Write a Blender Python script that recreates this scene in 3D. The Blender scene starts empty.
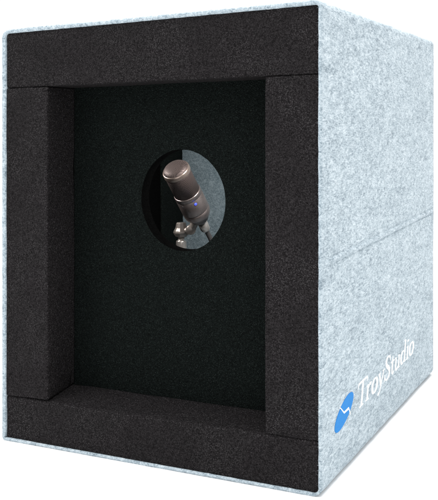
import bpy, bmesh, math, random, bisect
from mathutils import Vector, Matrix, noise

random.seed(7)
scene = bpy.context.scene
C = scene.collection

# ------------------------------------------------------------------ camera
cam_data = bpy.data.cameras.new('camera')
cam = bpy.data.objects.new('camera', cam_data)
C.objects.link(cam)
Rv = Vector((0.89145416, 0.45302969, -0.00857788))
Uv = Vector((0.00672148, 0.00570747, 0.99996112))
Fv = Vector((-0.45306104, 0.89147716, -0.00204292))
M = Matrix((Rv, Uv, -Fv)).transposed().to_4x4()
M.translation = (0.59758, -0.71405, 0.31324)
cam.matrix_world = M
cam_data.sensor_fit = 'HORIZONTAL'
cam_data.sensor_width = 36.0
cam_data.lens = 36.0 * 892.384 / 438.0
cam_data.shift_x = (219 - 206.347) / 438
cam_data.shift_y = (130.665 - 250) / 438
cam_data.clip_start = 0.02
cam_data.clip_end = 200
scene.camera = cam

# ------------------------------------------------------------------ studio light
world = bpy.data.worlds.new('World')
scene.world = world
world.use_nodes = True
bg = world.node_tree.nodes['Background']
bg.inputs['Color'].default_value = (1.0, 1.0, 1.0, 1)
bg.inputs['Strength'].default_value = 1.12


def area(name, loc, target, size, power, col=(1, 1, 1)):
    l = bpy.data.lights.new(name, 'AREA')
    l.shape = 'SQUARE'
    l.size = size
    l.energy = power
    l.color = col
    o = bpy.data.objects.new(name, l)
    o.location = loc
    d = Vector(target) - Vector(loc)
    o.rotation_euler = d.to_track_quat('-Z', 'Y').to_euler()
    C.objects.link(o)
    return o


area('key_softbox', (-1.1, -1.5, 1.5), (0.17, 0.1, 0.2), 0.7, 11)
area('overhead_softbox', (0.3, 0.1, 2.2), (0.3, 0.1, 0.0), 1.6, 52)
# two unseen fill lights, added behind the baffle to brighten the booth's inside
lamp = area('added_booth_fill', (0.262, 0.092, 0.335), (0.12, 0.29, 0.20), 0.05, 0.54, (1.0, 0.97, 0.93))
lamp.data.spread = math.radians(140)
lamp = area('added_booth_fill', (0.035, 0.098, 0.31), (0.14, 0.19, 0.22), 0.04, 0.12, (1.0, 0.96, 0.92))  # second added fill, gives the microphone a rim light from the left
lamp.data.spread = math.radians(120)

scene.view_settings.view_transform = 'Standard'
scene.view_settings.look = 'None'
scene.view_settings.exposure = 0.0
scene.view_settings.gamma = 1.0

# ------------------------------------------------------------------ helpers


def link(name, bm, mat, parent=None, smooth=True, label=None):
    me = bpy.data.meshes.new(name)
    bmesh.ops.recalc_face_normals(bm, faces=bm.faces)
    bm.to_mesh(me)
    bm.free()
    if smooth:
        for p in me.polygons:
            p.use_smooth = True
    me.materials.append(mat)
    o = bpy.data.objects.new(name, me)
    C.objects.link(o)
    if parent is not None:
        o.parent = parent
        w = Vector((0, 0, 0))
        q = parent
        while q is not None:
            w += q.location
            q = q.parent
        o.location = -w          # meshes are written in world metres
    if label:
        o['label'] = label
    return o


def thing(name, label, cat, loc):
    o = bpy.data.objects.new(name, None)
    o.empty_display_size = 0.03
    o.location = loc
    o['label'] = label
    o['category'] = cat
    C.objects.link(o)
    return o


def hexa(corners, bevel=0.0, seg=2):
    """8 corners: front quad (bl, br, tr, tl) then back quad."""
    bm = bmesh.new()
    v = [bm.verts.new(c) for c in corners]
    for f in ((0, 1, 2, 3), (4, 7, 6, 5), (0, 4, 5, 1), (1, 5, 6, 2), (2, 6, 7, 3), (3, 7, 4, 0)):
        bm.faces.new([v[i] for i in f])
    if bevel:
        bmesh.ops.bevel(bm, geom=list(bm.edges), offset=bevel, segments=seg, profile=0.5, affect='EDGES')
    return bm


def box(x0, x1, y0, y1, z0, z1, bevel=0.0, seg=2):
    return hexa([(x0, y0, z0), (x1, y0, z0), (x1, y0, z1), (x0, y0, z1),
                 (x0, y1, z0), (x1, y1, z0), (x1, y1, z1), (x0, y1, z1)], bevel, seg)


def lathe(profile, mat4, n=64, bm=None):
    """profile: list of (radius, height) along local z; closed with caps when radius is 0."""
    bm = bm or bmesh.new()
    rings = []
    for r, h in profile:
        if r < 1e-7:
            rings.append([bm.verts.new(mat4 @ Vector((0, 0, h)))])
        else:
            rings.append([bm.verts.new(mat4 @ Vector((r * math.cos(2 * math.pi * k / n), r * math.sin(2 * math.pi * k / n), h)))
                          for k in range(n)])
    for a, b in zip(rings, rings[1:]):
        if len(a) == 1 and len(b) == 1:
            continue
        for k in range(n):
            k2 = (k + 1) % n
            if len(a) == 1:
                bm.faces.new((a[0], b[k], b[k2]))
            elif len(b) == 1:
                bm.faces.new((a[k], b[0], a[k2]))
            else:
                bm.faces.new((a[k], b[k], b[k2], a[k2]))
    return bm


def axis_matrix(origin, axis, ref=Vector((0, 0, 1))):
    z = Vector(axis).normalized()
    x = (ref - z * ref.dot(z)).normalized()
    y = z.cross(x)
    m = Matrix((x, y, z)).transposed().to_4x4()
    m.translation = origin
    return m


def tube(points, radius, n=12, bm=None):
    bm = bm or bmesh.new()
    pts = [Vector(p) for p in points]
    rings = []
    up = Vector((0.3, 0.2, 1)).normalized()
    for i, p in enumerate(pts):
        t = (pts[min(i + 1, len(pts) - 1)] - pts[max(i - 1, 0)]).normalized()
        x = (up - t * up.dot(t))
        x = x.normalized() if x.length > 1e-4 else t.orthogonal().normalized()
        y = t.cross(x)
        up = x
        rings.append([bm.verts.new(p + radius * (math.cos(2 * math.pi * k / n) * x + math.sin(2 * math.pi * k / n) * y)) for k in range(n)])
    for a, b in zip(rings, rings[1:]):
        for k in range(n):
            bm.faces.new((a[k], b[k], b[(k + 1) % n], a[(k + 1) % n]))
    bm.faces.new(rings[0][::-1])
    bm.faces.new(rings[-1])
    return bm


def smooth_path(pts, n=10):
    pts = [Vector(p) for p in pts]
    P = [pts[0]] + pts + [pts[-1]]
    out = []
    for i in range(1, len(P) - 2):
        for k in range(n):
            t = k / n
            a, b, c, d = P[i - 1], P[i], P[i + 1], P[i + 2]
            out.append(0.5 * ((2 * b) + (c - a) * t + (2 * a - 5 * b + 4 * c - d) * t * t + (3 * b - a - 3 * c + d) * t ** 3))
    out.append(pts[-1])
    return out


# ------------------------------------------------------------------ materials


class NT:
    def __init__(self, name):
        self.m = bpy.data.materials.new(name)
        self.m.use_nodes = True
        self.t = self.m.node_tree
        self.b = self.t.nodes['Principled BSDF']
        self.co = self.t.nodes.new('ShaderNodeTexCoord').outputs['Object']

    def node(self, kind, **kw):
        n = self.t.nodes.new(kind)
        for k, v in kw.items():
            setattr(n, k, v)
        return n

    def wire(self, a, b):
        self.t.links.new(a, b)

    def mapping(self, scale=(1, 1, 1), rot=(0, 0, 0), src=None):
        n = self.node('ShaderNodeMapping')
        n.inputs['Scale'].default_value = scale
        n.inputs['Rotation'].default_value = rot
        self.wire(src or self.co, n.inputs['Vector'])
        return n.outputs['Vector']

    def noise(self, scale, detail=4, rough=0.6, dist=0.0, src=None):
        n = self.node('ShaderNodeTexNoise')
        n.inputs['Scale'].default_value = scale
        n.inputs['Detail'].default_value = detail
        n.inputs['Roughness'].default_value = rough
        n.inputs['Distortion'].default_value = dist
        self.wire(src or self.co, n.inputs['Vector'])
        return n.outputs['Fac']

    def voronoi(self, scale, src=None, feature='F1'):
        n = self.node('ShaderNodeTexVoronoi', feature=feature)
        n.inputs['Scale'].default_value = scale
        self.wire(src or self.co, n.inputs['Vector'])
        return n.outputs['Distance']

    def rng(self, v, a, b, c=0.0, d=1.0):
        n = self.node('ShaderNodeMapRange')
        for i, x in zip(('From Min', 'From Max', 'To Min', 'To Max'), (a, b, c, d)):
            n.inputs[i].default_value = x
        self.wire(v, n.inputs['Value'])
        return n.outputs['Result']

    def math(self, op, a, b):
        n = self.node('ShaderNodeMath', operation=op)
        for i, x in enumerate((a, b)):
            if isinstance(x, (int, float)):
                n.inputs[i].default_value = x
            else:
                self.wire(x, n.inputs[i])
        return n.outputs[0]

    def mix(self, fac, a, b):
        n = self.node('ShaderNodeMix', data_type='RGBA')
        for k, x in (('Factor', fac), ('A', a), ('B', b)):
            s = [i for i in n.inputs if i.name == k and (i.type == 'RGBA' or k == 'Factor' and i.type == 'VALUE')][0]
            if isinstance(x, (int, float)):
                s.default_value = x
            elif isinstance(x, tuple):
                s.default_value = x + (1,)
            else:
                self.wire(x, s)
        return [o for o in n.outputs if o.type == 'RGBA'][0]

    def bump(self, h, dist, strength=1.0, normal=None):
        n = self.node('ShaderNodeBump')
        n.inputs['Distance'].default_value = dist
        n.inputs['Strength'].default_value = strength
        self.wire(h, n.inputs['Height'])
        if normal is not None:
            self.wire(normal, n.inputs['Normal'])
        return n.outputs['Normal']

    def set(self, **kw):
        for k, v in kw.items():
            k = k.replace('_', ' ')
            if isinstance(v, (int, float)):
                self.b.inputs[k].default_value = v
            elif isinstance(v, tuple):
                self.b.inputs[k].default_value = v + (1,)
            else:
                self.wire(v, self.b.inputs[k])
        return self


def felt(name, dark, mid, light):
    m = NT(name)
    co = m.mapping((1, 0.42, 1))
    cloud = m.noise(60, 3, 0.55, 0.6, co)
    blot = m.noise(260, 4, 0.65, 0.8, co)
    fine = m.noise(780, 4, 0.75, 0.5, co)
    fib = None
    for sc, rot in (((330, 150, 1100), (0.5, 0.2, 0.1)), ((900, 200, 500), (-0.9, 0.2, 0.3)), ((500, 140, 900), (0.15, 0.1, 0.1))):
        f = m.noise(1.0, 3, 0.6, 0.5, m.mapping(sc, rot))
        fib = f if fib is None else m.math('ADD', fib, f)
    fib = m.math('MULTIPLY', fib, 1 / 3)
    s = m.math('ADD', m.math('MULTIPLY', cloud, 0.13), m.math('MULTIPLY', blot, 0.34))
    s = m.math('ADD', s, m.math('MULTIPLY', fine, 0.40))
    s = m.math('ADD', s, m.math('MULTIPLY', fib, 0.50))
    v = m.rng(s, 0.585, 0.795)
    col = m.mix(m.rng(v, 0.0, 0.5), dark, mid)
    col = m.mix(m.rng(v, 0.5, 1.0), col, light)
    # single curling fibres, pale and dark
    for sc, rot, width, tone, amt in ((150, (0.4, 0.1, 0.2), 0.016, light, 0.55), (190, (-0.6, 0.3, 0.1), 0.016, tuple(x * 1.08 for x in light), 0.5),
                                      (170, (1.2, 0.2, 0.5), 0.013, dark, 0.45)):
        ridge = m.math('ABSOLUTE', m.math('SUBTRACT', m.noise(sc, 2, 0.55, 1.4, m.mapping((1, 0.5, 1), rot)), 0.5), 0.0)
        ln = m.rng(ridge, 0.0, width, amt, 0.0)
        col = m.mix(m.math('MULTIPLY', ln, m.rng(m.noise(70, 2), 0.4, 0.6)), col, tone)
    # sparse dark fibres in the felt
    spk = m.rng(m.noise(300, 2, 0.5, 1.5, co), 0.64, 0.74)
    col = m.mix(m.math('MULTIPLY', spk, 0.45), col, tuple(x * 0.62 for x in dark))
    m.set(Base_Color=col, Roughness=0.95, Specular_IOR_Level=0.12)
    m.set(Normal=m.bump(m.math('ADD', m.math('MULTIPLY', fib, 0.7), m.math('MULTIPLY', blot, 0.35)), 0.0007, 0.7))
    m.set(Sheen_Weight=0.15, Sheen_Roughness=0.6)
    return m.m


def foam(name, base, speck, amount, sc=900, spec=0.06):
    m = NT(name)
    cells = m.voronoi(sc)
    vn = m.node('ShaderNodeTexVoronoi')
    vn.inputs['Scale'].default_value = sc * 1.3
    m.wire(m.co, vn.inputs['Vector'])
    sp = m.node('ShaderNodeSeparateColor')
    m.wire(vn.outputs['Color'], sp.inputs['Color'])
    rnd, rnd2 = sp.outputs[0], sp.outputs[1]
    core = m.rng(vn.outputs['Distance'], 0.25, 0.6, 1.0, 0.0)
    big = m.noise(25, 3, 0.6)
    grain = m.noise(sc * 1.3, 3, 0.7)
    col = m.mix(m.rng(rnd, 0.0, 1.0), tuple(x * 0.4 for x in base), tuple(x * 1.6 for x in base))
    col = m.mix(m.math('MULTIPLY', m.rng(big, 0.3, 0.7), 0.25), col, tuple(x * 1.25 for x in base))
    spk = m.math('MULTIPLY', m.math('MULTIPLY', m.rng(rnd2, 0.62, 1.0), core), amount)  # glints of light on foam pores put into the colour as pale specks
    col = m.mix(spk, col, speck)
    col = m.mix(m.math('MULTIPLY', m.rng(grain, 0.5, 0.75), 0.50 * amount), col, speck)
    m.set(Base_Color=col, Roughness=0.9, Specular_IOR_Level=spec)
    m.set(Normal=m.bump(m.math('ADD', cells, m.math('MULTIPLY', grain, 0.9)), 0.0008, 0.9))
    return m.m


def metal(name, col, rough, metallic=1.0, grain=0.0006):
    m = NT(name)
    n = m.noise(700, 3, 0.6)
    c = m.mix(m.rng(m.noise(90, 4, 0.6), 0.3, 0.7), tuple(x * 0.86 for x in col), tuple(x * 1.1 for x in col))
    m.set(Base_Color=c, Metallic=metallic, Roughness=m.rng(n, 0.3, 0.7, rough * 0.85, rough * 1.2) if grain > 0.00015 else rough)
    if grain > 0.00015:
        m.set(Normal=m.bump(n, grain, 0.15))
    return m.m


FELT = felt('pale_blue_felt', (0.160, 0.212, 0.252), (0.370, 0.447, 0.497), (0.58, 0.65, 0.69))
FELT_IN = felt('shade_darkened_felt', (0.085, 0.122, 0.145), (0.165, 0.22, 0.25), (0.30, 0.37, 0.41))  # darker copy of the booth felt, shade of the enclosed inside in its colour
FOAM = foam('charcoal_foam', (0.0108, 0.0097, 0.0103), (0.064, 0.060, 0.062), 1.05, 760)
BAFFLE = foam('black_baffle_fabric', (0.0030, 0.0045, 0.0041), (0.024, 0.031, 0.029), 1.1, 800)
BLACK_AND_HOLE_SHADE = foam('black_sheet_and_hole_shade', (0.0022, 0.0022, 0.0022), (0.006, 0.006, 0.006), 0.4, 900, 0.02)
BODY = metal('brown_grey_enamel', (0.31, 0.262, 0.252), 0.31, 0.85, 0.0002)
RIM = metal('warm_polished_rim', (0.40, 0.32, 0.28), 0.30, 0.8, 0.0001)
CHROME = metal('brushed_nickel', (0.58, 0.54, 0.51), 0.25, 0.75, 0.0001)
JOINT = metal('satin_grey_metal', (0.33, 0.295, 0.27), 0.46, 0.7, 0.0002)
RUBBER = metal('dark_cable_rubber', (0.06, 0.057, 0.057), 0.5, 0.0)

g = NT('fine_wire_mesh')
gw = g.node('ShaderNodeTexChecker')
gw.inputs['Scale'].default_value = 1.0
g.wire(g.mapping((1150, 1150, 1150), (0.7, 0.1, 0.05)), gw.inputs['Vector'])
g.set(Base_Color=g.mix(gw.outputs['Fac'], (0.026, 0.019, 0.018), (0.15, 0.115, 0.108)), Metallic=0.6, Roughness=0.55)
g.set(Normal=g.bump(gw.outputs['Fac'], 0.0003, 0.8))
GRILLE = g.m

led = NT('blue_indicator')
led.set(Base_Color=(0.02, 0.03, 0.9), Emission_Color=(0.025, 0.045, 1.0), Emission_Strength=4.0, Roughness=0.3)
LED = led.m

ink = NT('white_print')
ink.set(Base_Color=ink.mix(ink.rng(ink.noise(1100, 4, 0.7), 0.36, 0.52), (0.60, 0.66, 0.70), (0.88, 0.89, 0.89)), Roughness=0.6)
WHITE = ink.m
blu = NT('blue_print')
blu.set(Base_Color=blu.mix(blu.rng(blu.noise(1000, 4, 0.7), 0.34, 0.6), (0.034, 0.25, 0.60), (0.014, 0.195, 0.56)), Roughness=0.6, Specular_IOR_Level=0.1)
BLUE = blu.m
fl = NT('white_table_sheet')
fl.set(Base_Color=fl.mix(fl.noise(3, 3, 0.5), (0.90, 0.90, 0.90), (0.92, 0.92, 0.92)), Roughness=0.9, Specular_IOR_Level=0.1)
FLOORM = fl.m

# ------------------------------------------------------------------ floor
bm = bmesh.new()
bmesh.ops.create_circle(bm, cap_ends=True, radius=30, segments=96, matrix=Matrix.Translation((0.0, 0.0, -0.0017)) @ Matrix.Rotation(-math.atan(0.0022 / 0.3426), 4, 'Y') @ Matrix.Rotation(math.atan(0.0005 / 0.417), 4, 'X'))
floor = link('floor', bm, FLOORM, smooth=False)
floor['kind'] = 'structure'

# ------------------------------------------------------------------ the booth
W, H, D, TH = 0.34262, 0.42, 0.41704, 0.0042
booth = thing('recording_booth', 'pale blue felt recording booth with charcoal foam front and round hole', 'recording booth', (W / 2, D / 2, -0.002))


def warp(X, t, Z):
    """the soft box is a little out of square, as in the photo"""
    u, v = X / W, Z / H
    x = (-0.0024 + 0.0048 * v) * (1 - u) + (0.3408 + 0.0037 * v) * u
    zb = -0.0019 + 0.0022 * u + 0.0006 * t / D
    zt = 0.4154 + 0.0063 * u + 0.0010 * t / D
    return Vector((x, t, zb + (zt - zb) * v))


def perimeter():
    """(X, Z, nx, nz) round the rounded section, counter-clockwise seen from the front"""
    P = []
    rads = {'bl': 0.0045, 'br': 0.0085, 'tr': 0.007, 'tl': 0.008}

    def arc(cx, cz, r, a0, a1, n=9):
        for k in range(n + 1):
            a = math.radians(a0 + (a1 - a0) * k / n)
            P.append((cx + r * math.cos(a), cz + r * math.sin(a), math.cos(a), math.sin(a)))

    def line(x0, z0, x1, z1, nx, nz, ts):
        for t in ts:
            P.append((x0 + (x1 - x0) * t, z0 + (z1 - z0) * t, nx, nz))
    r = rads['bl']
    arc(r, r, r, 180, 270)
    line(r, 0, W - rads['br'], 0, 0, -1, [k / 60 for k in range(1, 60)])
    r = rads['br']
    arc(W - r, r, r, 270, 360)
    z0, z1 = rads['br'], H - rads['tr']
    zs = [z0 + (z1 - z0) * k / 70 for k in range(1, 70)]
    zs = [z for z in zs if not 0.178 < z < 0.214] + [0.178 + 0.0005 * k for k in range(73)]
    for z in sorted(zs):
        P.append((W, z, 1, 0))
    r = rads['tr']
    arc(W - r, H - r, r, 0, 90)
    line(W - rads['tr'], H, rads['tl'], H, 0, 1, [k / 60 for k in range(1, 60)])
    r = rads['tl']
    arc(r, H - r, r, 90, 180)
    line(0, H - rads['tl'], 0, rads['bl'], -1, 0, [k / 70 for k in range(1, 70)])
    return P


PER = perimeter()


def outer_offset(X, Z, nx, nz, t):
    """waviness of the felt and the pressed fold line along the right-hand wall"""
    p = Vector((X, t, Z))
    o = 0.00045 * noise.noise(p * 22) + 0.00018 * noise.noise(p * 90)
    if nz != 0 and abs(nz) > 0.9:
        o += 0.0006 * noise.noise(p * 14 + Vector((3, 1, 7)))
    if nx > 0.99:
        zc = 0.1930
        fade = min(1, max(0.0, (t - 0.004) / 0.02)) * min(1, max(0.0, (D - 0.0015 - t) / 0.006))
        d0 = 0.0006 * noise.noise(Vector((t * 30, 0, 0)))
        d = Z - zc + d0
        back = 0.7 + 0.6 * t / D
        o -= fade * 0.0011 * back * math.exp(-(d / 0.0009) ** 2)
        o -= fade * 0.0007 * back * math.exp(-((d - 0.0065) / 0.0010) ** 2)
        o += fade * (0.0012 - 0.0006 * t / D) * math.exp(-((d - 0.0032) / 0.0022) ** 2)
        # flat where the print sits
        if 0.025 < t < 0.33 and 0.035 < Z < 0.085:
            o *= 0.15
    return o


def rim(nx, nz):
    """the felt edge shows thicker on the left, thinner on the right and below"""
    return 1 + 0.18 * max(0, -nx) - 0.2 * max(0, nx) - 0.28 * max(0, -nz)


bm = bmesh.new()
rows = []
NO = 110
ts = [D * (1 - k / NO) for k in range(NO)]
prof = [(0.0, t) for t in ts if t > 0.004] + [(0.0, 0.0035), (0.0, 0.0017), (0.0004, 0.0006), (0.0012, 0.0001), (0.0021, 0.0),
                                               (0.0030, 0.0001), (0.0038, 0.0006), (TH, 0.0017), (TH, 0.006), (TH, 0.06), (TH, 0.2), (TH, D)]
for off, t in prof:
    row = []
    for X, Z, nx, nz in PER:
        o = outer_offset(X, Z, nx, nz, t) * (1 - off / TH)
        k = o - off * rim(nx, nz)
        if off > 0 and t < 0.004:
            k += 0.00035 * noise.noise(Vector((X * 130, t * 50, Z * 130)))
        Zs = Z
        if nx > 0.99:                     # rows follow the slanting fold line
            wz = min(1.0, max(0.0, (Z - 0.0085) / 0.166), max(0.0, (H - 0.007 - Z) / 0.19))
            Zs += 0.0247 * t * wz
        q = warp(X + nx * k, t, Zs + nz * k)
        if t < 0.004:
            q.y += 0.0005 * noise.noise(Vector((X * 60 + 9, 1, Z * 60)))
        row.append(bm.verts.new(q))
    rows.append(row)
n = len(PER)
for a, b in zip(rows, rows[1:]):
    for k in range(n):
        bm.faces.new((a[k], b[k], b[(k + 1) % n], a[(k + 1) % n]))
for k in range(n):                       # close the back edge
    bm.faces.new((rows[-1][k], rows[0][k], rows[0][(k + 1) % n], rows[-1][(k + 1) % n]))

# loose felt hairs standing a little off the skin (same part)


def hair(p, nrm, length):
    tang = Vector((random.gauss(0, 1), random.gauss(0, 1), random.gauss(0, 1)))
    tang = (tang - nrm * tang.dot(nrm)).normalized()
    side = nrm.cross(tang) * 0.00004
    lift = random.uniform(0.05, 0.45)
    a, b = p - nrm * 0.0001, p + (tang + nrm * lift) * length * 0.5
    c = p + (tang + nrm * lift * random.uniform(0.2, 1.2)) * length + side * random.uniform(-8, 8)
    v = [bm.verts.new(x) for x in (a - side, a + side, b + side, b - side, c)]
    bm.faces.new((v[0], v[1], v[2], v[3]))
    bm.faces.new((v[3], v[2], v[4]))


CUM, acc = [], 0.0
for k in range(len(PER)):
    acc += math.hypot(PER[k][0] - PER[(k + 1) % len(PER)][0], PER[k][1] - PER[(k + 1) % len(PER)][1])
    CUM.append(acc)
for i in range(6500):
    i0 = bisect.bisect_left(CUM, random.random() * acc) % len(PER)
    pa, pb, fr = PER[i0], PER[(i0 + 1) % len(PER)], random.random()
    X, Z, nx, nz = (a * (1 - fr) + b * fr for a, b in zip(pa, pb))
    if random.random() < 0.45:
        t = random.random() ** 2 * 0.003
    else:
        t = random.uniform(0.003, D)
        if nx > 0.9 and 0.02 < t < 0.33 and 0.035 < Z < 0.085:
            continue
    p = warp(X, t, Z)
    nrm = Vector((nx, 0, nz))
    if t < 0.003:
        k = random.uniform(0, TH * 0.7)
        p = warp(X - nx * k, 0.0002, Z - nz * k)
        nrm = (Vector((nx, 0, nz)) * (0.6 - k / TH) + Vector((0, -1, 0))).normalized()
    hair(p, nrm, random.uniform(0.0008, 0.0022))
link('felt_shell', bm, FELT, booth)

link('back_panel', box(0.0045, W - 0.0045, D - 0.010, D - 0.003, 0.004, H - 0.004, 0.0008), FELT, booth)
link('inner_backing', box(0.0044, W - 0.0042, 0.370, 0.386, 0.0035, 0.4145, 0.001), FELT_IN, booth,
     label='shade-darkened felt lining at the back inside the booth')
link('side_sheet', box(0.0030, 0.0068, 0.0645, 0.3698, 0.004, 0.4105, 0.0008), BLACK_AND_HOLE_SHADE, booth,  # thin black sheet over the inner left wall
     label='thin black sheet on the inner left wall')

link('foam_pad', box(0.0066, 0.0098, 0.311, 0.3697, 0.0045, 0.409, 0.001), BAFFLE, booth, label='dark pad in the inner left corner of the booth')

# foam frame: four bars
Y0, Y1 = 0.0016, 0.0480


def bar_mesh(front, back, bevel=0.0016):
    """front/back: (bl, br, tr, tl) as (x, z); front face lightly cushioned"""
    bm = hexa([(x, Y0, z) for x, z in front] + [(x, Y1, z) for x, z in back], bevel, 3)
    bmesh.ops.subdivide_edges(bm, edges=list(bm.edges), cuts=22, use_grid_fill=True)
    bm.normal_update()
    mv = []
    for v in bm.verts:                    # soft foam is never quite straight
        a = 0.00040 * noise.noise(v.co * 24 + Vector((5, 2, 1))) + 0.00025 * noise.noise(v.co * 75)
        mv.append((v, v.normal * a))
    for v, d in mv:
        v.co += d
    return bm


lx0, lx1 = 0.0036, 0.0006
def XL(z): return -0.0024 + 0.0048 * z / 0.42 + TH * 1.18 - 0.0004
def XR(z): return 0.3408 + 0.0037 * z / 0.42 - TH * 0.8 + 0.0004
ZB0, ZB1 = 0.0008, 0.0028
ZT0, ZT1 = 0.4154 - 0.0037, 0.4214 - 0.0037
tb0, tb1 = 0.3563, 0.3589            # underside of the top bar, left and right
bt0, bt1 = 0.0432, 0.0471            # top of the bottom bar, left and right
q = [(XL(tb0), tb0), (XR(tb1), tb1), (XR(ZT1), ZT1), (XL(ZT0), ZT0)]
link('foam_bar', bar_mesh(q, q, 0.0022), FOAM, booth, label='charcoal foam bar across the top of the opening')
qf = [(XL(ZB0), ZB0), (XR(ZB1), ZB1), (XR(bt1), bt1), (XL(bt0), bt0)]
qb = [(XL(ZB0), ZB0), (XR(ZB1), ZB1), (XR(bt1), bt1 + 0.0045), (XL(bt0), bt0 + 0.0070)]
link('foam_bar', bar_mesh(qf, qb, 0.0022), FOAM, booth, label='charcoal foam bar across the bottom of the opening')
e = 0.00025
qf = [(XL(bt0), bt0 + e), (0.0549, bt0 + 0.0020 + e), (0.0580, tb0 + 0.0003 - e), (XL(tb0), tb0 - e)]
qb = [(XL(bt0), bt0 + 0.0072 + e), (0.0549, bt0 + 0.0075 + e), (0.0580, tb0 + 0.0003 - e), (XL(tb0), tb0 - e)]
link('foam_bar', bar_mesh(qf, qb, 0.0014), FOAM, booth, label='charcoal foam bar left of the opening')
qf = [(0.2885, bt1 - 0.0005 + e), (XR(bt1), bt1 + e), (XR(tb1), tb1 - e), (0.2914, tb1 - 0.0005 - e)]
qb = [(0.2885, bt1 + 0.0050 + e), (XR(bt1), bt1 + 0.0047 + e), (XR(tb1), tb1 - e), (0.2914, tb1 - 0.0005 - e)]
link('foam_bar', bar_mesh(qf, qb, 0.0014), FOAM, booth, label='charcoal foam bar right of the opening')

# baffle with its round hole
hx, hz, ra, rb = 0.1832, 0.2440, 0.0462, 0.0492
YB0, YB1 = 0.0483, 0.0640
bm = bmesh.new()
N = 96
rx0, rx1, rz0, rz1 = 0.0075, 0.3345, 0.008, 0.405


def rect_pt(a):
    dx, dz = math.cos(a), math.sin(a)
    k = min(((rx1 - hx) if dx > 0 else (rx0 - hx)) / dx if abs(dx) > 1e-9 else 1e9,
            ((rz1 - hz) if dz > 0 else (rz0 - hz)) / dz if abs(dz) > 1e-9 else 1e9)
    return hx + dx * k, hz + dz * k


ang = [2 * math.pi * k / N for k in range(N)]
for cx, cz in ((rx0, rz0), (rx1, rz0), (rx1, rz1), (rx0, rz1)):
    a = math.atan2(cz - hz, cx - hx) % (2 * math.pi)
    ang[min(range(N), key=lambda i: abs(ang[i] - a))] = a
ang.sort()
loops = []
rr = 0.0008
steps = [('r', YB0), ('e', YB0, 1.25), ('e', YB0, 1 + rr / ra), ('e', YB0 + rr * 0.3, 1 + rr * 0.3 / ra), ('e', YB0 + rr, 1.0),
         ('e', YB1 - rr, 1.0), ('e', YB1, 1 + rr / ra), ('r', YB1)]
for s in steps:
    lp = []
    for a in ang:
        if s[0] == 'r':
            x, z = rect_pt(a)
        else:
            k = s[2] + (0.006 * noise.noise(Vector((math.cos(a) * 2, math.sin(a) * 2, 3))) + 0.004 * noise.noise(Vector((math.cos(a) * 9, math.sin(a) * 9, 1))) if s[2] < 1.2 else 0)
            x, z = hx + ra * k * math.cos(a), hz + rb * k * math.sin(a)
        lp.append(bm.verts.new((x, s[1], z)))
    loops.append(lp)
loops.append(loops[0])
for a, b in zip(loops, loops[1:]):
    for k in range(N):
        bm.faces.new((a[k], b[k], b[(k + 1) % N], a[(k + 1) % N]))
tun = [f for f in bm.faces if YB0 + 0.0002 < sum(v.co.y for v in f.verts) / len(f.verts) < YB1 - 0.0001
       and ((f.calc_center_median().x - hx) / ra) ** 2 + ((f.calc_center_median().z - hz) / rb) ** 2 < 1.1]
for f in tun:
    f.material_index = 1  # tunnel faces blackened, the shade inside the hole is put into their colour
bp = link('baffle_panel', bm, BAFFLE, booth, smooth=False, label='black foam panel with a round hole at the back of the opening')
bp.data.materials.append(BLACK_AND_HOLE_SHADE)

# ------------------------------------------------------------------ print on the right wall


def XS(z): return 0.3408 + 0.0037 * z / 0.42


def side_plate(polys, lift, mat, name, parent, label=None):
    """polys: convex/ribbon polygons in (t, z); each becomes a thin raised print layer"""
    bm = bmesh.new()
    for i, poly in enumerate(polys):
        up = lift + 0.000012 * (i % 9)
        a = [bm.verts.new((XS(z) + up, t, z)) for t, z in poly]
        b = [bm.verts.new((XS(z) - 0.0009, t, z)) for t, z in poly]
        bm.faces.new(a)
        m = len(a)
        for k in range(m):
            bm.faces.new((a[k], b[k], b[(k + 1) % m], a[(k + 1) % m]))
    return link(name, bm, mat, parent, smooth=False, label=label)


# oval mark
oc, oz, sy, sz, rho = 0.0604, 0.0562, 0.0266, 0.0129, 0.60
oval = []
for k in range(72):
    a = 2 * math.pi * k / 72
    oval.append((oc + sy * (rho * math.sin(a) + math.sqrt(1 - rho * rho) * math.cos(a)), oz + sz * math.sin(a)))
emblem = side_plate([oval], 0.00045, BLUE, 'emblem', booth, label='blue oval emblem with a white zigzag line')
zz = [(0.0462, 0.0640, 0.0004), (0.0495, 0.0625, 0.0006), (0.0588, 0.0560, 0.0009), (0.0722, 0.0563, 0.0011), (0.0768, 0.0503, 0.0013), (0.0775, 0.0494, 0.0007)]
poly = [(t, z + w) for t, z, w in zz] + [(t, z - w) for t, z, w in reversed(zz)]
quads = []
for (t0, z0, w0), (t1, z1, w1) in zip(zz, zz[1:]):
    quads.append([(t0, z0 + w0), (t1, z1 + w1), (t1, z1 - w1), (t0, z0 - w0)])
side_plate(quads, 0.00062, WHITE, 'zigzag_line', emblem)

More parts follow.
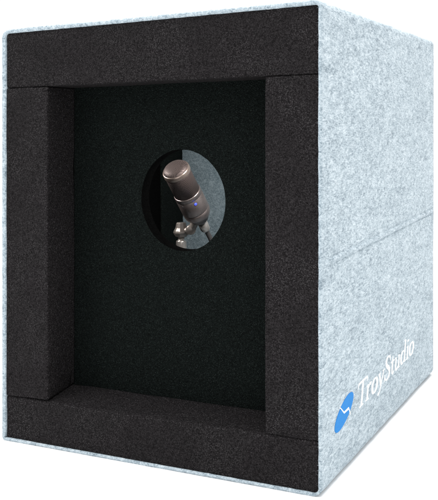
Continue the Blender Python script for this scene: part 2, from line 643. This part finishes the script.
# lettering, drawn stroke by stroke: (x, y, half width) in cap heights
GL = {
    'T': (0.86, [[(.04, .965, .032), (.45, .965, .032), (.86, .965, .032)], [(.05, .97, .03), (.02, .88, .02), (.01, .78, .008)],
                 [(.85, .97, .03), (.87, .88, .02), (.875, .78, .008)], [(.45, .97, .055), (.45, .5, .055), (.45, .03, .055)],
                 [(.26, .018, .018), (.45, .022, .022), (.64, .018, .018)]]),
    'r': (0.54, [[(.14, .59, .055), (.14, .3, .055), (.14, .03, .055)], [(.02, .545, .012), (.08, .57, .02), (.15, .59, .03)],
                 [(.0, .018, .018), (.14, .02, .02), (.30, .018, .018)], [(.15, .40, .022), (.24, .52, .028), (.34, .575, .04), (.46, .54, .055)]]),
    'o': (0.68, [[(.32 + .25 * math.cos(a), .295 + .285 * math.sin(a), .020 + .05 * abs(math.cos(a))) for a in [2 * math.pi * k / 26 for k in range(27)]]]),
    'y': (0.66, [[(.08, .57, .05), (.20, .30, .06), (.33, .02, .04)], [(.56, .57, .026), (.45, .30, .026), (.33, .0, .03), (.24, -.18, .028), (.12, -.25, .04), (.05, -.22, .05)],
                 [(-.02, .575, .016), (.2, .575, .016)], [(.44, .575, .016), (.66, .575, .016)]]),
    'S': (0.72, [[(.58, .74, .012), (.54, .86, .026), (.44, .95, .03), (.32, .975, .03), (.19, .93, .045), (.13, .82, .058), (.15, .70, .062), (.25, .59, .066), (.40, .49, .07),
                  (.54, .37, .066), (.60, .24, .06), (.55, .10, .05), (.43, .025, .034), (.29, .01, .03), (.15, .07, .028), (.08, .17, .024), (.05, .29, .012)],
                 [(.575, .98, .010), (.575, .88, .016), (.58, .74, .014)], [(.05, .29, .014), (.055, .12, .016), (.055, .0, .010)]]),
    't': (0.46, [[(.17, .80, .02), (.17, .6, .052), (.17, .2, .055), (.19, .08, .05), (.26, .02, .035), (.35, .04, .024), (.42, .11, .012)], [(.0, .565, .02), (.2, .57, .022), (.40, .565, .02)]]),
    'u': (0.72, [[(.13, .575, .052), (.13, .2, .055), (.16, .07, .05), (.24, .02, .036), (.34, .03, .026), (.48, .13, .02)], [(.50, .58, .05), (.50, .3, .053), (.50, .02, .053)],
                 [(.0, .575, .017), (.13, .575, .017)], [(.38, .575, .017), (.50, .575, .017)], [(.50, .018, .017), (.65, .03, .012)]]),
    'd': (0.72, [[(.27 + .21 * math.cos(a), .295 + .28 * math.sin(a), .020 + .05 * max(0, -math.cos(a))) for a in [0.6 + (2 * math.pi - 1.2) * k / 20 for k in range(21)]],
                 [(.51, .99, .05), (.51, .5, .053), (.51, .02, .053)], [(.38, .975, .017), (.51, .98, .02)], [(.51, .018, .017), (.66, .03, .012)]]),
    'i': (0.38, [[(.16, .59, .052), (.16, .3, .054), (.16, .03, .054)], [(.03, .56, .014), (.16, .58, .022)], [(.0, .018, .017), (.33, .018, .017)],
                 [(.16, .87, .075), (.16, .79, .075)]]),
}
CAP = 0.0236
T0, Tlen = 0.0960, 0.219
total = sum(GL[c][0] for c in 'TroyStudio')
kx = Tlen / total
slope = (0.0523 - 0.0470) / (0.312 - 0.1075)
polys = []
pen = 0.0
for c in 'TroyStudio':
    adv, strokes = GL[c]
    for st in strokes:
        P = [Vector((x, y)) for x, y, w in st]
        Wd = [w * 1.25 for x, y, w in st]
        L, Rr = [], []
        for i in range(len(P)):
            d = P[min(i + 1, len(P) - 1)] - P[max(i - 1, 0)]
            nrm = Vector((-d.y, d.x)).normalized()
            L.append(P[i] + nrm * Wd[i])
            Rr.append(P[i] - nrm * Wd[i])
        for i in range(len(P) - 1):
            quad = []
            for v in (L[i], L[i + 1], Rr[i + 1], Rr[i]):
                t = T0 + (pen + v.x) * kx + v.y * 0.0066
                z = 0.0470 + v.y * CAP + (t - 0.1075) * slope
                quad.append((t, z))
            polys.append(quad)
    pen += adv
side_plate(polys, 0.00045, WHITE, 'lettering', booth, label='white serif lettering along the lower right wall')

# ------------------------------------------------------------------ microphone inside
AX = Vector((0.0622, 0.6407, -0.7640)).normalized()
disc = Vector((0.1306, 0.130, 0.2703))
MM = axis_matrix(disc, AX, Vector((0, -1, 0.0)))
R0 = 0.0152
mic = thing('microphone', 'brown grey condenser microphone with a blue light seen through the round hole', 'microphone', tuple(disc + AX * 0.078))
link('grille', lathe([(0, 0.0062), (R0 * 0.96, 0.0062), (R0 * 0.965, 0.0075), (R0 * 0.965, 0.0345), (0, 0.0345)], MM, 72), GRILLE, mic)
cap = link('head_cap', lathe([(0, -0.0042), (R0 * 0.3, -0.0041), (R0 * 0.6, -0.0036), (R0 * 0.8, -0.0024), (R0 * 0.91, -0.0006), (R0 * 0.935, 0.0006)], MM, 72), GRILLE, mic)
link('head_rim', lathe([(R0 * 0.93, 0.0004), (R0 * 0.965, 0.0004), (R0 * 1.005, 0.0016), (R0 * 1.015, 0.003), (R0 * 1.015, 0.0058), (R0 * 0.99, 0.0066), (R0 * 0.93, 0.0066)], MM, 72), RIM, mic)
link('body', lathe([(0, 0.0338), (R0 * 0.99, 0.0338), (R0 * 1.015, 0.0344), (R0 * 1.02, 0.0354), (R0 * 1.022, 0.0388), (R0 * 1.008, 0.0390), (R0 * 1.008, 0.0394), (R0 * 1.022, 0.0396), (R0 * 1.03, 0.0585), (R0 * 1.02, 0.0592), (R0 * 0.985, 0.0596), (R0 * 0.985, 0.0604),
                    (R0 * 1.02, 0.0608), (R0 * 1.02, 0.0640), (R0 * 0.98, 0.0675), (R0 * 0.88, 0.0705), (R0 * 0.72, 0.0718), (R0 * 0.66, 0.0722), (R0 * 0.64, 0.0765), (0, 0.0765)], MM, 72), BODY, mic)


def on_mic(ang, h, r):
    return MM @ Vector((r * math.cos(ang), r * math.sin(ang), h))


# outward direction toward the opening on the barrel
toward = -Fv
toward = (toward - AX * toward.dot(AX)).normalized()
lx = toward.dot(MM.to_3x3() @ Vector((1, 0, 0)))
ly = toward.dot(MM.to_3x3() @ Vector((0, 1, 0)))
a_led = math.atan2(ly, lx)
sgn = 1 if (MM.to_3x3() @ Vector((-math.sin(a_led), math.cos(a_led), 0))).dot(Rv) > 0 else -1
a1 = a_led + sgn * 0.22
nrm = (MM.to_3x3() @ Vector((math.cos(a1), math.sin(a1), 0)))
lm = axis_matrix(on_mic(a1, 0.0432, R0 * 1.024), nrm, AX)
link('indicator_light', lathe([(0, 0.0009), (0.0007, 0.0008), (0.0013, 0.0004), (0.0014, -0.0004), (0, -0.0004)], lm, 20), LED, mic)
a2 = a_led - sgn * 0.75
nrm = (MM.to_3x3() @ Vector((math.cos(a2), math.sin(a2), 0)))
lm = axis_matrix(on_mic(a2, 0.0425, R0 * 1.024), nrm, AX)
link('switch', lathe([(0, 0.0006), (0.0009, 0.0005), (0.0011, -0.0003), (0, -0.0003)], lm, 16), RUBBER, mic)

# cable with plug
cable = thing('audio_cable', 'dark cable with a silver plug leaving the bottom of the microphone', 'cable', tuple(disc + AX * 0.0770))
pm = axis_matrix(disc, AX, Vector((0, -1, 0)))
link('plug', lathe([(0, 0.0767), (0.0050, 0.0767), (0.0054, 0.0775), (0.0054, 0.0800), (0.0049, 0.0804), (0.0049, 0.0812), (0.0056, 0.0818), (0.0056, 0.0915), (0.0050, 0.0935), (0.0042, 0.0945), (0, 0.0945)], pm, 40), CHROME, cable)
pe = disc + AX * 0.0938
path = smooth_path([pe, pe + AX * 0.012, pe + AX * 0.026 + Vector((0.002, 0, -0.003)), (0.146, 0.228, 0.150), (0.150, 0.242, 0.095), (0.156, 0.258, 0.040), (0.178, 0.285, 0.0085), (0.235, 0.33, 0.0072), (0.30, 0.362, 0.0072)], 12)
link('cord', tube(path, 0.0028, 14), RUBBER, cable)

# stand: swivel knob, link and post
stand = thing('microphone_stand', 'silver grey stand with a swivel joint holding up the microphone', 'microphone stand', (0.1110, 0.178, 0.006))
kx0, ky0, kz0 = 0.1110, 0.178, 0.1989
up = Matrix.Translation((kx0, ky0, kz0))
knob = [(0, 0.0080), (0.0050, 0.0080), (0.0056, 0.0074), (0.0066, 0.0020), (0.0086, -0.0014), (0.0090, -0.0034), (0.0084, -0.0050), (0.0066, -0.0078), (0.0048, -0.0086), (0, -0.0086)]
bm = lathe(knob, up, 10)
link('swivel_knob', bm, JOINT, stand, smooth=False)
lug_end = disc + AX * 0.0735
side = Vector((kx0 + 0.0125, ky0, kz0 + 0.0005))
bm = tube(smooth_path([(kx0 + 0.004, ky0, kz0 - 0.002), side, side + Vector((0.004, 0.0, 0.006)), lug_end + Vector((-0.004, 0, -0.002))], 6), 0.0045, 16)
bmj = lathe([(0, -0.0052), (0.0046, -0.0052), (0.0056, -0.0042), (0.0056, 0.0042), (0.0046, 0.0052), (0, 0.0052)], axis_matrix(side, Fv, Vector((0, 0, 1))), 32, bm)
link('swivel_arm', bmj, JOINT, stand)
link('collar', lathe([(0, -0.0084), (0.0036, -0.0084), (0.0040, -0.0120), (0.0057, -0.0126), (0.0060, -0.0136), (0.0060, -0.0280), (0.0054, -0.0290), (0.0040, -0.0292), (0, -0.0292)], up, 40), CHROME, stand)
link('post', lathe([(0, -0.0291), (0.0038, -0.0291), (0.0038, 0.0122 - kz0), (0, 0.0122 - kz0)], up, 28), CHROME, stand)
link('base', lathe([(0, 0.0145 - kz0), (0.0075, 0.0145 - kz0), (0.0085, 0.0125 - kz0), (0.040, 0.0100 - kz0), (0.043, 0.0085 - kz0), (0.043, 0.0048 - kz0), (0, 0.0048 - kz0)], up, 64), JOINT, stand)

# ------------------------------------------------------------------ render settings
scene.render.engine = 'CYCLES'
scene.render.resolution_x = 897
scene.render.resolution_y = 1024
